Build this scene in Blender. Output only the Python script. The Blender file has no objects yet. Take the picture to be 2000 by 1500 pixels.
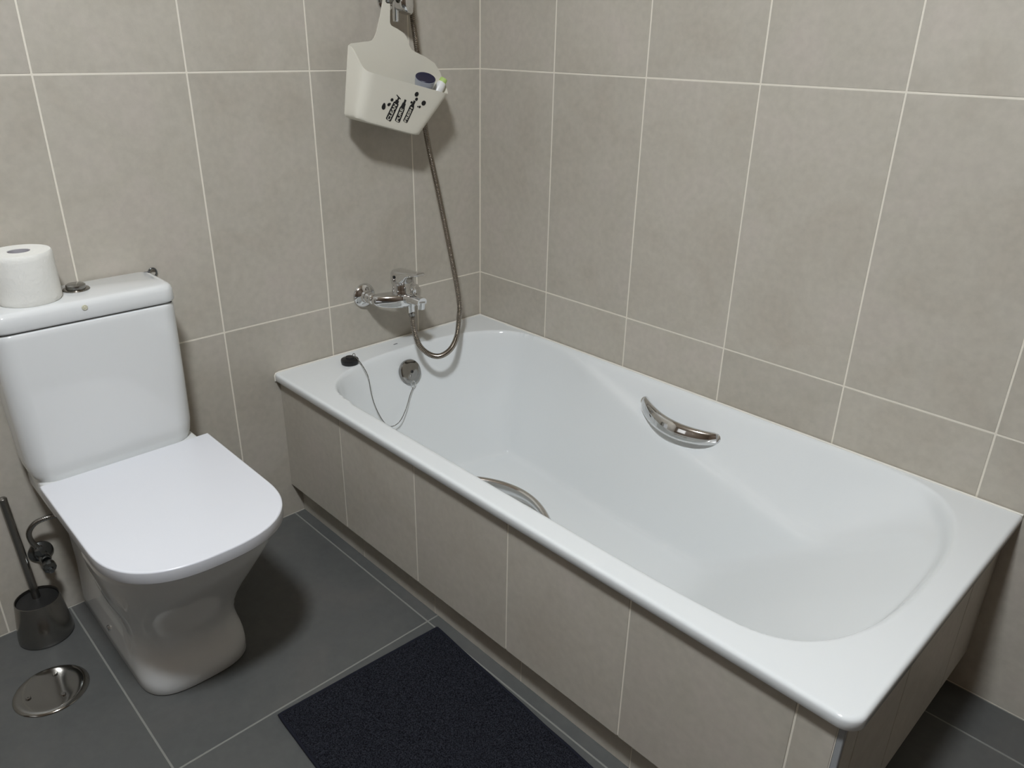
import bpy, bmesh, math, random
import numpy as np
from mathutils import Vector, Matrix, noise
random.seed(4)
PI = math.pi
scene = bpy.context.scene
col = scene.collection

# ------------------------------------------------------------------ camera
cam_d = bpy.data.cameras.new('camera'); cam = bpy.data.objects.new('camera', cam_d); col.objects.link(cam)
cam_d.sensor_width = 36.0; cam_d.lens = 1497.76 / 2000 * 36.0; cam_d.clip_start = 0.02
R_ = Vector((0.69241242, 0.72130278, 0.01695131)); U_ = Vector((-0.30572399, 0.27203582, 0.91243046)); F_ = Vector((-0.65352726, 0.6369606, -0.40888055))
M = Matrix((R_, U_, -F_)).transposed().to_4x4(); M.translation = Vector((1.78297, -1.58604, 1.26627))
cam.matrix_world = M
scene.camera = cam

# ------------------------------------------------------------------ light, exposure
LAMP = (1.42, -1.60, 2.44)
LAMP_POWER = 278.0
LAMP_COLOR = (0.94, 1.0, 1.06)
FILL_STRENGTH = 0.3  # weak warm fill from an added emitter out of view
FILL_COLOR = (1.0, 0.84, 0.66)
scene.view_settings.view_transform = 'Standard'; scene.view_settings.look = 'None'
scene.view_settings.gamma = 1.0; scene.view_settings.use_curve_mapping = False
scene.view_settings.exposure = 0.0
world = bpy.data.worlds.new('world'); scene.world = world; world.use_nodes = True
world.node_tree.nodes['Background'].inputs[0].default_value = (0.55, 0.65, 0.8, 1)
world.node_tree.nodes['Background'].inputs[1].default_value = 0.4

# ------------------------------------------------------------------ materials
def mat_new(name):
    m = bpy.data.materials.new(name); m.use_nodes = True
    return m, m.node_tree.nodes, m.node_tree.links, m.node_tree.nodes['Principled BSDF']
def simple(name, color, rough=0.5, metal=0.0, spec=0.5, coat=0.0, bump=None, emit=None):
    m, n, l, b = mat_new(name)
    b.inputs['Base Color'].default_value = (*color, 1); b.inputs['Roughness'].default_value = rough
    b.inputs['Metallic'].default_value = metal; b.inputs['Specular IOR Level'].default_value = spec
    b.inputs['Coat Weight'].default_value = coat; b.inputs['Coat Roughness'].default_value = 0.05
    if bump:
        tc = n.new('ShaderNodeTexCoord'); t = n.new('ShaderNodeTexNoise'); bp = n.new('ShaderNodeBump')
        t.inputs['Scale'].default_value = bump[0]; t.inputs['Detail'].default_value = 4
        bp.inputs['Strength'].default_value = bump[1]; bp.inputs['Distance'].default_value = bump[2]
        l.new(tc.outputs['Object'], t.inputs['Vector']); l.new(t.outputs['Fac'], bp.inputs['Height']); l.new(bp.outputs['Normal'], b.inputs['Normal'])
    if emit:
        b.inputs['Emission Color'].default_value = (*emit[0], 1); b.inputs['Emission Strength'].default_value = emit[1]
    return m
def tile_mat(name, c1, c2, c3, rough, bump=0.12, vary=0.10):
    """cement-look porcelain: cloudy mottling, fine grain, a shade of its own for each tile"""
    m, n, l, b = mat_new(name)
    geo = n.new('ShaderNodeNewGeometry'); oi = n.new('ShaderNodeObjectInfo')
    sc = n.new('ShaderNodeVectorMath'); sc.operation = 'SCALE'; sc.inputs[3].default_value = 37.0
    comb = n.new('ShaderNodeCombineXYZ'); add = n.new('ShaderNodeVectorMath'); add.operation = 'ADD'
    for i in range(3): l.new(oi.outputs['Random'], comb.inputs[i])
    l.new(comb.outputs[0], sc.inputs[0]); l.new(geo.outputs['Position'], add.inputs[0]); l.new(sc.outputs[0], add.inputs[1])
    n1 = n.new('ShaderNodeTexNoise'); n1.inputs['Scale'].default_value = 5.5; n1.inputs['Detail'].default_value = 5; n1.inputs['Roughness'].default_value = 0.6; n1.inputs['Distortion'].default_value = 0.6
    n2 = n.new('ShaderNodeTexNoise'); n2.inputs['Scale'].default_value = 60; n2.inputs['Detail'].default_value = 4
    n3 = n.new('ShaderNodeTexNoise'); n3.inputs['Scale'].default_value = 420; n3.inputs['Detail'].default_value = 3
    for q in (n1, n2, n3): l.new(add.outputs[0], q.inputs['Vector'])
    r = n.new('ShaderNodeValToRGB'); r.color_ramp.elements[0].position = 0.3; r.color_ramp.elements[0].color = (*c1, 1)
    r.color_ramp.elements[1].position = 0.72; r.color_ramp.elements[1].color = (*c3, 1)
    e = r.color_ramp.elements.new(0.5); e.color = (*c2, 1)
    l.new(n1.outputs['Fac'], r.inputs['Fac'])
    hsv = n.new('ShaderNodeHueSaturation')
    mr = n.new('ShaderNodeMapRange'); mr.inputs[3].default_value = 1 - vary / 2; mr.inputs[4].default_value = 1 + vary / 2
    mr2 = n.new('ShaderNodeMapRange'); mr2.inputs[1].default_value = 0.3; mr2.inputs[2].default_value = 0.7; mr2.inputs[3].default_value = 0.95; mr2.inputs[4].default_value = 1.05
    mul = n.new('ShaderNodeMath'); mul.operation = 'MULTIPLY'
    l.new(oi.outputs['Random'], mr.inputs[0]); l.new(n2.outputs['Fac'], mr2.inputs[0])
    l.new(mr.outputs[0], mul.inputs[0]); l.new(mr2.outputs[0], mul.inputs[1]); l.new(mul.outputs[0], hsv.inputs['Value'])
    l.new(r.outputs['Color'], hsv.inputs['Color']); l.new(hsv.outputs['Color'], b.inputs['Base Color'])
    b.inputs['Roughness'].default_value = rough; b.inputs['Specular IOR Level'].default_value = 0.35
    bp = n.new('ShaderNodeBump'); bp.inputs['Strength'].default_value = bump; bp.inputs['Distance'].default_value = 0.0008
    l.new(n3.outputs['Fac'], bp.inputs['Height']); l.new(bp.outputs['Normal'], b.inputs['Normal'])
    return m
MT = {}
MT['wall_tile'] = tile_mat('wall_tile', (0.450, 0.411, 0.348), (0.484, 0.450, 0.386), (0.508, 0.462, 0.406), 0.42, vary=0.07)
MT['floor_tile'] = tile_mat('floor_tile', (0.085, 0.088, 0.086), (0.098, 0.100, 0.096), (0.110, 0.108, 0.102), 0.45, vary=0.05)
MT['grout'] = simple('grout', (0.78, 0.73, 0.63), 0.85, bump=(300, 0.3, 0.0006))
MT['floor_grout'] = simple('floor_grout', (0.22, 0.22, 0.20), 0.9, bump=(300, 0.3, 0.0006))
MT['sealant'] = simple('sealant', (0.78, 0.75, 0.68), 0.5)
MT['enamel'] = simple('enamel', (0.78, 0.80, 0.80), 0.07, spec=0.5)
MT['ceramic'] = simple('ceramic', (0.76, 0.77, 0.765), 0.05, spec=0.5)
MT['seat_plastic'] = simple('seat_plastic', (0.745, 0.755, 0.79), 0.22, spec=0.45)
MT['chrome'] = simple('chrome', (0.72, 0.72, 0.72), 0.07, metal=1.0)
MT['dark_chrome'] = simple('dark_chrome', (0.33, 0.325, 0.31), 0.09, metal=1.0)
MT['brushed'] = simple('brushed', (0.32, 0.31, 0.29), 0.25, metal=1.0, bump=(40, 0.05, 0.0005))
MT['hose'] = simple('hose_metal', (0.30, 0.265, 0.225), 0.20, metal=1.0)
MT['black_rubber'] = simple('black_rubber', (0.008, 0.008, 0.009), 0.35)
MT['black_plastic'] = simple('black_plastic', (0.012, 0.012, 0.012), 0.45)
MT['caddy'] = simple('caddy_plastic', (0.70, 0.67, 0.58), 0.42, spec=0.4)
MT['print_black'] = simple('print_black', (0.006, 0.006, 0.007), 0.5)
MT['navy'] = simple('navy_cap', (0.006, 0.006, 0.035), 0.4)
MT['silver_body'] = simple('silver_bottle', (0.42, 0.44, 0.50), 0.35)
MT['white_body'] = simple('white_bottle', (0.80, 0.80, 0.78), 0.35)
MT['green_cap'] = simple('green_cap', (0.42, 0.58, 0.17), 0.4)
MT['paper'] = simple('paper', (0.84, 0.83, 0.78), 0.95, spec=0.1, bump=(110, 0.55, 0.0018))
MT['card'] = simple('cardboard', (0.42, 0.40, 0.42), 0.9)
MT['mat'] = simple('mat_fabric', (0.016, 0.018, 0.026), 0.95, spec=0.2, bump=(650, 1.0, 0.004))
def terry(name):
    m, n, l, b = mat_new(name)
    g = n.new('ShaderNodeNewGeometry'); t = n.new('ShaderNodeTexNoise'); t.inputs['Scale'].default_value = 420; t.inputs['Detail'].default_value = 3; t.inputs['Roughness'].default_value = 0.6
    r = n.new('ShaderNodeValToRGB'); r.color_ramp.elements[0].position = 0.40; r.color_ramp.elements[0].color = (0.003, 0.003, 0.006, 1)
    r.color_ramp.elements[1].position = 0.66; r.color_ramp.elements[1].color = (0.036, 0.039, 0.050, 1)
    l.new(g.outputs['Position'], t.inputs['Vector']); l.new(t.outputs['Fac'], r.inputs['Fac']); l.new(r.outputs['Color'], b.inputs['Base Color'])
    bp = n.new('ShaderNodeBump'); bp.inputs['Strength'].default_value = 1.0; bp.inputs['Distance'].default_value = 0.004
    l.new(t.outputs['Fac'], bp.inputs['Height']); l.new(bp.outputs['Normal'], b.inputs['Normal'])
    b.inputs['Roughness'].default_value = 0.95; b.inputs['Specular IOR Level'].default_value = 0.15
    return m
MT['mat'] = terry('mat_fabric')
MT['hem'] = simple('mat_hem', (0.012, 0.013, 0.020), 0.9, spec=0.15, bump=(500, 0.5, 0.001))
MT['plaster'] = simple('plaster', (0.60, 0.51, 0.42), 0.9)
MT['brown_wall'] = simple('brown_wall', (0.13, 0.092, 0.063), 0.6, bump=(30, 0.1, 0.001))
MT['frame'] = simple('white_frame', (0.75, 0.75, 0.75), 0.4)
MT['valve'] = simple('valve_metal', (0.22, 0.23, 0.23), 0.25, metal=1.0)
MT['profile'] = simple('profile_grey', (0.30, 0.31, 0.32), 0.45)
MT['mark'] = simple('mark_grey', (0.10, 0.10, 0.11), 0.5)
MT['bumper'] = simple('bumper', (0.62, 0.60, 0.46), 0.3)
MT['lamp'] = simple('lamp_diffuser', (0.9, 0.9, 0.9), 0.5, emit=(LAMP_COLOR, LAMP_POWER))
MT['pane'] = simple('fill_glow', (0.8, 0.85, 0.9), 0.5, emit=(FILL_COLOR, FILL_STRENGTH))  # emissive surface added for fill, no real window there

# ------------------------------------------------------------------ helpers
def link(name, mesh, mat=None, parent=None):
    o = bpy.data.objects.new(name, mesh); col.objects.link(o)
    if mat is not None and not mesh.materials: mesh.materials.append(MT[mat])
    if parent is not None: o.parent = parent
    return o
def mesh_of(name, verts, faces, smooth=True):
    me = bpy.data.meshes.new(name); me.from_pydata([tuple(v) for v in verts], [], [tuple(f) for f in faces]); me.update()
    if smooth: me.polygons.foreach_set('use_smooth', [True] * len(me.polygons))
    return me
def add(name, verts, faces, mat, parent=None, smooth=True, fix=True):
    me = mesh_of(name, verts, faces, smooth)
    if fix:
        bm = bmesh.new(); bm.from_mesh(me); bmesh.ops.recalc_face_normals(bm, faces=bm.faces); bm.to_mesh(me); bm.free()
    return link(name, me, mat, parent)
def from_bm(name, bm, mat, parent=None, smooth=False):
    bmesh.ops.recalc_face_normals(bm, faces=bm.faces)
    me = bpy.data.meshes.new(name); bm.to_mesh(me); bm.free()
    if smooth: me.polygons.foreach_set('use_smooth', [True] * len(me.polygons))
    return link(name, me, mat, parent)
def autosmooth(o, ang=35):
    me = o.data; me.polygons.foreach_set('use_smooth', [True] * len(me.polygons))
    bm = bmesh.new(); bm.from_mesh(me)
    for e in bm.edges:
        if len(e.link_faces) == 2 and e.calc_face_angle(0) > math.radians(ang): e.smooth = False
    bm.to_mesh(me); bm.free(); return o
def tag(o, label, cat, group=None):
    o['label'] = label; o['category'] = cat
    if group: o['group'] = group
    return o
def thing(name, label, cat, loc=(0, 0, 0), group=None):
    o = bpy.data.objects.new(name, None); col.objects.link(o); o.location = loc; o.empty_display_size = 0.05
    return tag(o, label, cat, group)
def keep(o, parent):
    """parent o to parent while its mesh stays in world coordinates"""
    o.parent = parent; o.matrix_parent_inverse = Matrix.Translation(parent.location).inverted(); return o
def box_bm(x0, x1, y0, y1, z0, z1, bev=0.0, seg=1, bm=None):
    bm = bm or bmesh.new()
    r = bmesh.ops.create_cube(bm, size=1.0)
    for v in r['verts']: v.co = ((x0 + x1) / 2 + v.co.x * (x1 - x0), (y0 + y1) / 2 + v.co.y * (y1 - y0), (z0 + z1) / 2 + v.co.z * (z1 - z0))
    if bev > 0: bmesh.ops.bevel(bm, geom=list({e for v in r['verts'] for e in v.link_edges}), offset=bev, segments=seg, affect='EDGES', profile=0.5)
    return bm
def box(name, x0, x1, y0, y1, z0, z1, mat, parent=None, bev=0.0, seg=1):
    o = from_bm(name, box_bm(x0, x1, y0, y1, z0, z1, bev, seg), mat)
    if seg > 1: autosmooth(o, 50)
    if parent: keep(o, parent)
    return o
def frame_of(t, up=Vector((0, 0, 1))):
    t = t.normalized()
    if abs(t.dot(up)) > 0.98: up = Vector((0, 1, 0))
    a = t.cross(up).normalized(); b = a.cross(t).normalized(); return a, b
def spline(pts, n):
    pts = [Vector(p) for p in pts]; P = [pts[0] * 2 - pts[1]] + pts + [pts[-1] * 2 - pts[-2]]
    out = []
    segs = len(pts) - 1
    for k in range(segs):
        p0, p1, p2, p3 = P[k:k + 4]
        for j in range(n):
            t = j / n
            out.append(0.5 * ((2 * p1) + (p2 - p0) * t + (2 * p0 - 5 * p1 + 4 * p2 - p3) * t * t + (3 * p1 - p0 - 3 * p2 + p3) * t ** 3))
    out.append(pts[-1]); return out
def resample(pts, step):
    out = [pts[0]]; acc = 0
    for a, b in zip(pts, pts[1:]):
        L = (b - a).length
        if L == 0: continue
        d = step - acc
        while d <= L: out.append(a + (b - a) * (d / L)); d += step
        acc = L - (d - step)
    return out
def tube_geo(pts, rad, segs=12, cap=True, ry=None):
    """parallel-transport tube; rad a number or list; ry an optional second radius"""
    pts = [Vector(p) for p in pts]; n = len(pts); V = []; Fc = []
    t0 = (pts[1] - pts[0]).normalized(); a, b = frame_of(t0)
    for i, p in enumerate(pts):
        t = (pts[min(i + 1, n - 1)] - pts[max(i - 1, 0)]).normalized()
        a = (a - t * a.dot(t)).normalized(); b = t.cross(a)
        r = rad[i] if hasattr(rad, '__len__') else rad
        r2 = r if ry is None else (ry[i] if hasattr(ry, '__len__') else ry)
        for k in range(segs):
            th = 2 * PI * k / segs; V.append(p + a * (r * math.cos(th)) + b * (r2 * math.sin(th)))
    for i in range(n - 1):
        for k in range(segs):
            k2 = (k + 1) % segs; Fc.append((i * segs + k, i * segs + k2, (i + 1) * segs + k2, (i + 1) * segs + k))
    if cap: Fc.append(tuple(range(segs - 1, -1, -1))); Fc.append(tuple((n - 1) * segs + k for k in range(segs)))
    return V, Fc
def tube(name, pts, rad, mat, parent=None, segs=12, ry=None):
    V, Fc = tube_geo(pts, rad, segs, True, ry); o = autosmooth(add(name, V, Fc, mat), 50)
    if parent: keep(o, parent)
    return o
def lathe(name, prof, mat, parent=None, origin=(0, 0, 0), axis=(0, 0, 1), segs=40, ang=40):
    """profile of (radius, height) pairs turned about axis"""
    ax = Vector(axis).normalized(); a, b = frame_of(ax); O = Vector(origin); V = []; Fc = []; n = len(prof)
    for r, h in prof:
        for k in range(segs):
            th = 2 * PI * k / segs; V.append(O + ax * h + (a * math.cos(th) + b * math.sin(th)) * r)
    for i in range(n - 1):
        for k in range(segs):
            k2 = (k + 1) % segs; Fc.append((i * segs + k, i * segs + k2, (i + 1) * segs + k2, (i + 1) * segs + k))
    if prof[0][0] > 1e-6: Fc.append(tuple(range(segs - 1, -1, -1)))
    if prof[-1][0] > 1e-6: Fc.append(tuple((n - 1) * segs + k for k in range(segs)))
    o = add(name, V, Fc, mat)
    bm = bmesh.new(); bm.from_mesh(o.data); bmesh.ops.remove_doubles(bm, verts=bm.verts, dist=1e-6); bmesh.ops.recalc_face_normals(bm, faces=bm.faces); bm.to_mesh(o.data); bm.free()
    autosmooth(o, ang)
    if parent: keep(o, parent)
    return o
def loft(name, rings, mat, parent=None, cap0=True, cap1=True, ang=40):
    n = len(rings[0]); V = [p for r in rings for p in r]; Fc = []
    for i in range(len(rings) - 1):
        for k in range(n):
            k2 = (k + 1) % n; Fc.append((i * n + k, i * n + k2, (i + 1) * n + k2, (i + 1) * n + k))
    if cap0: Fc.append(tuple(range(n - 1, -1, -1)))
    if cap1: Fc.append(tuple((len(rings) - 1) * n + k for k in range(n)))
    o = autosmooth(add(name, V, Fc, mat), ang)
    if parent: keep(o, parent)
    return o
def smin(a, b, k):
    h = np.clip(0.5 + 0.5 * (b - a) / k, 0, 1); return b * (1 - h) + a * h - k * h * (1 - h)
def smax(a, b, k): return -smin(-a, -b, k)

# ------------------------------------------------------------------ room shell
XR, YF, ZC = 3.10, -3.10, 2.50          # far end, front wall, ceiling
G = 0.0007                              # tiles stand proud of the grout by this much
J = 0.0032                              # joint width
def structure(name, bm, mat):
    o = from_bm(name, bm, mat); o['kind'] = 'structure'; return o
wall_left = structure('wall_left', box_bm(-0.10, -G, YF - 0.1, 0.10, -0.02, ZC), 'grout')
wall_right = structure('wall_right', box_bm(-G, XR + 0.1, G, 0.10, -0.02, ZC), 'grout')
floor = structure('floor', box_bm(-0.1, XR + 0.1, YF - 0.1, 0.1, -0.10, -G), 'floor_grout')
ceiling = structure('ceiling', box_bm(-0.1, XR + 0.1, YF - 0.1, 0.1, ZC, ZC + 0.1), 'plaster')
wall_far = structure('wall_far', box_bm(XR, XR + 0.1, YF - 0.1, -G, -0.0, ZC), 'brown_wall')
# front wall, out of view; opening with a glowing framed panel added as warm fill
WX0, WX1, WZ0, WZ1 = 0.25, 0.95, 1.15, 2.05
bm = bmesh.new()
box_bm(-G, WX0, YF - 0.1, YF, 0, ZC, bm=bm); box_bm(WX1, XR, YF - 0.1, YF, 0, ZC, bm=bm)
box_bm(WX0, WX1, YF - 0.1, YF, 0, WZ0, bm=bm); box_bm(WX0, WX1, YF - 0.1, YF, WZ1, ZC, bm=bm)
wall_front = structure('wall_front', bm, 'brown_wall')
fill_win = box('fill_pane', WX0, WX1, YF - 0.07, YF - 0.06, WZ0, WZ1, 'pane'); fill_win['kind'] = 'structure'
for a in ((WX0, WX0 + 0.05, WZ0, WZ1), (WX1 - 0.05, WX1, WZ0, WZ1), (WX0 + 0.05, WX1 - 0.05, WZ0, WZ0 + 0.05), (WX0 + 0.05, WX1 - 0.05, WZ1 - 0.05, WZ1)):
    keep(box('fill_pane_frame', a[0], a[1], YF - 0.06, YF - 0.02, a[2], a[3], 'frame'), fill_win)

tile_cache = {}
def wall_tile(parent, axis, a0, a1, z0, z1, t=0.007, name='tile', mat='wall_tile'):
    """one tile: axis 'x' lies on the left wall (a = y), axis 'y' on the right wall (a = x), 'z' on the floor (a = x, z = y)"""
    w, h = round(a1 - a0 - J, 4), round(z1 - z0 - J, 4)
    key = (axis, w, h, mat)
    if key not in tile_cache:
        d = {'x': (-t, 0, -w / 2, w / 2, -h / 2, h / 2), 'y': (-w / 2, w / 2, 0, t, -h / 2, h / 2), 'z': (-w / 2, w / 2, -h / 2, h / 2, -t, 0)}[axis]
        b = box_bm(*d, bev=0.0009); bmesh.ops.recalc_face_normals(b, faces=b.faces)
        me = bpy.data.meshes.new('tile'); b.to_mesh(me); b.free(); me.materials.append(MT[mat]); tile_cache[key] = me
    o = bpy.data.objects.new(name, tile_cache[key]); col.objects.link(o)
    ca, cz = (a0 + a1) / 2, (z0 + z1) / 2
    e = random.uniform(-0.00022, 0.00022)
    o.location = {'x': (e, ca, cz), 'y': (ca, e, cz), 'z': (ca, cz, e)}[axis]
    o.parent = parent
    return o
ZR = [0.0, 0.5902, 1.1907, 1.7910, ZC]
def cuts(first, step, end):
    out = [0.0]; v = first
    while v < end - 0.01: out.append(round(v, 4)); v += step
    out.append(end); return out
yl = [-v for v in cuts(0.2515, 0.3, -YF)]
for a, b in zip(yl[1:], yl[:-1]):
    for z0, z1 in zip(ZR, ZR[1:]): wall_tile(wall_left, 'x', a, b, z0, z1)
xl_ = cuts(0.292, 0.3, XR)
for a, b in zip(xl_[:-1], xl_[1:]):
    for z0, z1 in zip(ZR, ZR[1:]): wall_tile(wall_right, 'y', a, b, z0, z1)
fx = [0.0, 0.622, 1.224, 1.826, 2.428, 3.03, XR]; fy = [YF, -2.5265, -1.9245, -1.3225, -0.7205, -0.1245, 0.0]
for a, b in zip(fx, fx[1:]):
    for c, d in zip(fy, fy[1:]): wall_tile(floor, 'z', a, b, c, d, mat='floor_tile')

# ------------------------------------------------------------------ ceiling lamp (above and behind the camera)
lamp = thing('ceiling_lamp', 'round white flush ceiling lamp with a glowing diffuser', 'lamp', (LAMP[0], LAMP[1], ZC))
lathe('lamp_base', [(0.0, 0), (0.14, 0), (0.14, -0.022), (0.126, -0.030), (0, -0.030)], 'frame', lamp, (LAMP[0], LAMP[1], ZC))
lathe('diffuser', [(0.0, -0.120), (0.036, -0.117), (0.070, -0.106), (0.096, -0.088), (0.113, -0.064), (0.119, -0.042), (0.119, -0.031), (0, -0.031)], 'lamp', lamp, (LAMP[0], LAMP[1], ZC))

# ------------------------------------------------------------------ bathtub
TL, TW, TH, TB = 1.5772, 0.7355, 0.447, 0.4237
YC, HW = -0.3475, 0.3325
def soft_max(zs, k):
    m = np.maximum.reduce(zs); return m + k * np.log(sum(np.exp((z - m) / k) for z in zs))
def smooth_table(xs, ys, w=0.09):
    g = np.linspace(-0.3, 2.0, 1151); v = np.interp(g, xs, ys); k = np.exp(-0.5 * (np.arange(-120, 121) * 0.002 / w * 1.6) ** 2); k /= k.sum()
    return g, np.convolve(np.pad(v, 120, mode='edge'), k, mode='valid')
TB0 = smooth_table([0.0, 0.40, 0.505, 0.67, 0.80, 0.968, 1.09, 1.208, 1.4, 1.6], [-0.020, -0.001, 0.008, 0.026, 0.042, 0.055, 0.067, 0.0815, 0.105, 0.12])
TWB = smooth_table([0.36, 0.58, 0.9, 1.6], [0.0, 0.023, 0.027, 0.030])
def tub_height(x, y):
    t = np.clip(np.abs(y - YC) / HW, 0, 1); n = 2.5
    bulge = (1 - t ** n) ** (1 / n)
    xe_l = 0.083 + 0.20 * (1 - bulge); xe_r = 1.522 - 0.20 * (1 - bulge)
    a = HW - np.abs(y - YC)
    b0 = np.interp(x, *TB0); wb = np.interp(x, *TWB)
    def prof(a):
        q0 = np.maximum(b0, 0)
        return TH - (2.2 * np.minimum(a, q0) + 0.66 * np.clip(a - q0, 0, wb) + 4.4 * np.maximum(a - q0 - wb, 0))
    side = sum(prof(a + d) for d in np.linspace(-0.0065, 0.0065, 9)) / 9
    left = TH - 3.0 * (x - xe_l)
    ar = xe_r - x; back = soft_max([TH - 2.4 * ar, TH - 0.022 - 0.72 * ar], 0.004)
    flo = 0.070 + 0.012 * (x - 0.2) + 0.05 * np.maximum(0, np.abs(y - YC) - 0.08) ** 2
    z = soft_max([side, left], 0.026); z = soft_max([z, back], 0.040); z = soft_max([z, flo], 0.020)
    return smin(z, TH + 0 * x, 0.022)
def build_tub():
    RC = 0.022
    nx, ny = 410, 190
    RE = 0.007
    TLi, TWi = TL - RE, TW - RE
    gx = np.linspace(0.0, TLi, nx); gy = np.linspace(-TWi, 0.0, ny)
    X, Y = np.meshgrid(gx, gy, indexing='ij'); X = X.copy(); Y = Y.copy()
    # round the two front corners of the outline (square to quarter disc)
    for cx, sx in ((RC * 0.5, -1), (TLi - RC, 1)):
        r = RC if sx > 0 else RC * 0.5
        u = np.clip(sx * (X - cx) / r, 0, 1); v = np.clip((-TWi + r - Y) / r, 0, 1)
        msk = (u > 0) & (v > 0)
        s = np.where(msk, np.maximum(u, v) / np.maximum(np.hypot(u, v), 1e-9), 1)
        X = np.where(msk, cx + sx * r * u * s, X); Y = np.where(msk, -TWi + r - r * v * s, Y)
    Z = tub_height(X, Y)
    # pull the outline in by the edge radius, the rounded edge is added as loops
    V = np.stack([X, Y, Z], -1).reshape(-1, 3)
    idx = np.arange(nx * ny).reshape(nx, ny)
    Fq = np.stack([idx[:-1, :-1], idx[1:, :-1], idx[1:, 1:], idx[:-1, 1:]], -1).reshape(-1, 4)
    loop = list(idx[0, ::-1]) + list(idx[1:, 0]) + list(idx[-1, 1:])      # wall corner, front edge, right end
    verts = [tuple(v) for v in V]; faces = [tuple(int(q) for q in f) for f in Fq]
    P = V[loop]
    T = np.gradient(P[:, :2], axis=0); T /= np.maximum(np.linalg.norm(T, axis=1, keepdims=True), 1e-9)
    Nn = np.stack([T[:, 1], -T[:, 0]], -1)
    m = len(loop); prev = [int(q) for q in loop]
    rows = [(RE * math.sin(q), -RE * (1 - math.cos(q))) for q in (PI / 10, PI / 5, 3 * PI / 10, 2 * PI / 5, PI / 2)] + [(RE, TB - TH + 0.003), (RE - 0.003, TB - TH), (RE - 0.020, TB - TH), (RE - 0.020, TB - TH + 0.012)]
    base = [verts[v] for v in prev]
    for o_, dz in rows:
        cur = []
        for k in range(m):
            x, y, z = base[k]
            ox = Nn[k, 0] * o_ if Nn[k, 0] > 0 else 0; oy = Nn[k, 1] * o_ if Nn[k, 1] < 0 else 0
            verts.append((max(x + ox, 0.0005), min(y + oy, -0.0005), TH + dz)); cur.append(len(verts) - 1)
        for k in range(m - 1): faces.append((prev[k], cur[k], cur[k + 1], prev[k + 1]))
        prev = cur
    return verts, faces
tub = thing('bathtub', 'white enamelled steel bathtub with a sloped back set into the tiled corner', 'bathtub', (0.75, -0.36, 0.07))
tv, tf = build_tub()
shell = add('shell', tv, tf, 'enamel', fix=False)
bm = bmesh.new(); bm.from_mesh(shell.data); bmesh.ops.recalc_face_normals(bm, faces=bm.faces)
bm.faces.ensure_lookup_table()
if bm.faces[0].normal.z < 0: bmesh.ops.reverse_faces(bm, faces=bm.faces)
bm.to_mesh(shell.data); bm.free(); autosmooth(shell, 60)
shell.data.polygons.foreach_set('use_smooth', [True] * len(shell.data.polygons)); keep(shell, tub)
tube('sealant', [(0.0035, -TW + 0.012, TH + 0.0005), (0.0035, -0.0035, TH + 0.0005), (TL, -0.0035, TH + 0.0005)], 0.0028, 'sealant', tub, 8)
tube('sealant', [(0.002, -TW + 0.002, TB), (0.002, -TW + 0.0015, TH - 0.008), (0.002, -TW + 0.005, TH - 0.002), (0.0028, -TW + 0.014, TH + 0.0004)], 0.0022, 'sealant', tub, 8)
# overflow cover on the sloping end wall, drain in the floor
def tub_point(x, y): return Vector((x, y, float(tub_height(np.array(x), np.array(y)))))
def tub_normal(x, y, e=0.004):
    dx = (tub_point(x + e, y) - tub_point(x - e, y)); dy = (tub_point(x, y + e) - tub_point(x, y - e)); return dx.cross(dy).normalized()
xs_ = np.linspace(0.07, 0.2, 261); ox = float(xs_[np.argmin(np.abs(tub_height(xs_, np.full(261, -0.371)) - 0.381))])
ON = tub_normal(ox, -0.371); OV = tub_point(ox, -0.371) + ON * 0.004
ov = lathe('overflow_cover', [(0, -0.012), (0.030, -0.012), (0.0355, -0.004), (0.0365, 0.004), (0.034, 0.008), (0.026, 0.0105), (0.024, 0.0102), (0.012, 0.012), (0, 0.0125)], 'dark_chrome', tub, OV, ON, 48)
sc_ = lathe('screw', [(0.0045, 0.0115), (0.0045, 0.0135), (0.003, 0.0145), (0, 0.0135)], 'black_plastic', None, OV, ON, 16); sc_.parent = ov; sc_.matrix_parent_inverse = (ov.matrix_parent_inverse @ Matrix()).copy() if False else Matrix.Translation(tub.location)
sc_.matrix_parent_inverse = Matrix()  # both meshes share the same world frame
DR = tub_point(0.30, YC)
lathe('drain', [(0, 0.003), (0.018, 0.003), (0.02, 0.0045), (0.035, 0.0045), (0.037, 0.001), (0.037, -0.004), (0, -0.004)], 'chrome', tub, DR, (0, 0, 1), 40)
box('maker_mark', 0.037, 0.041, -0.3735, -0.3600, TH - 0.0002, TH + 0.0003, 'mark', tub)

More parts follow.
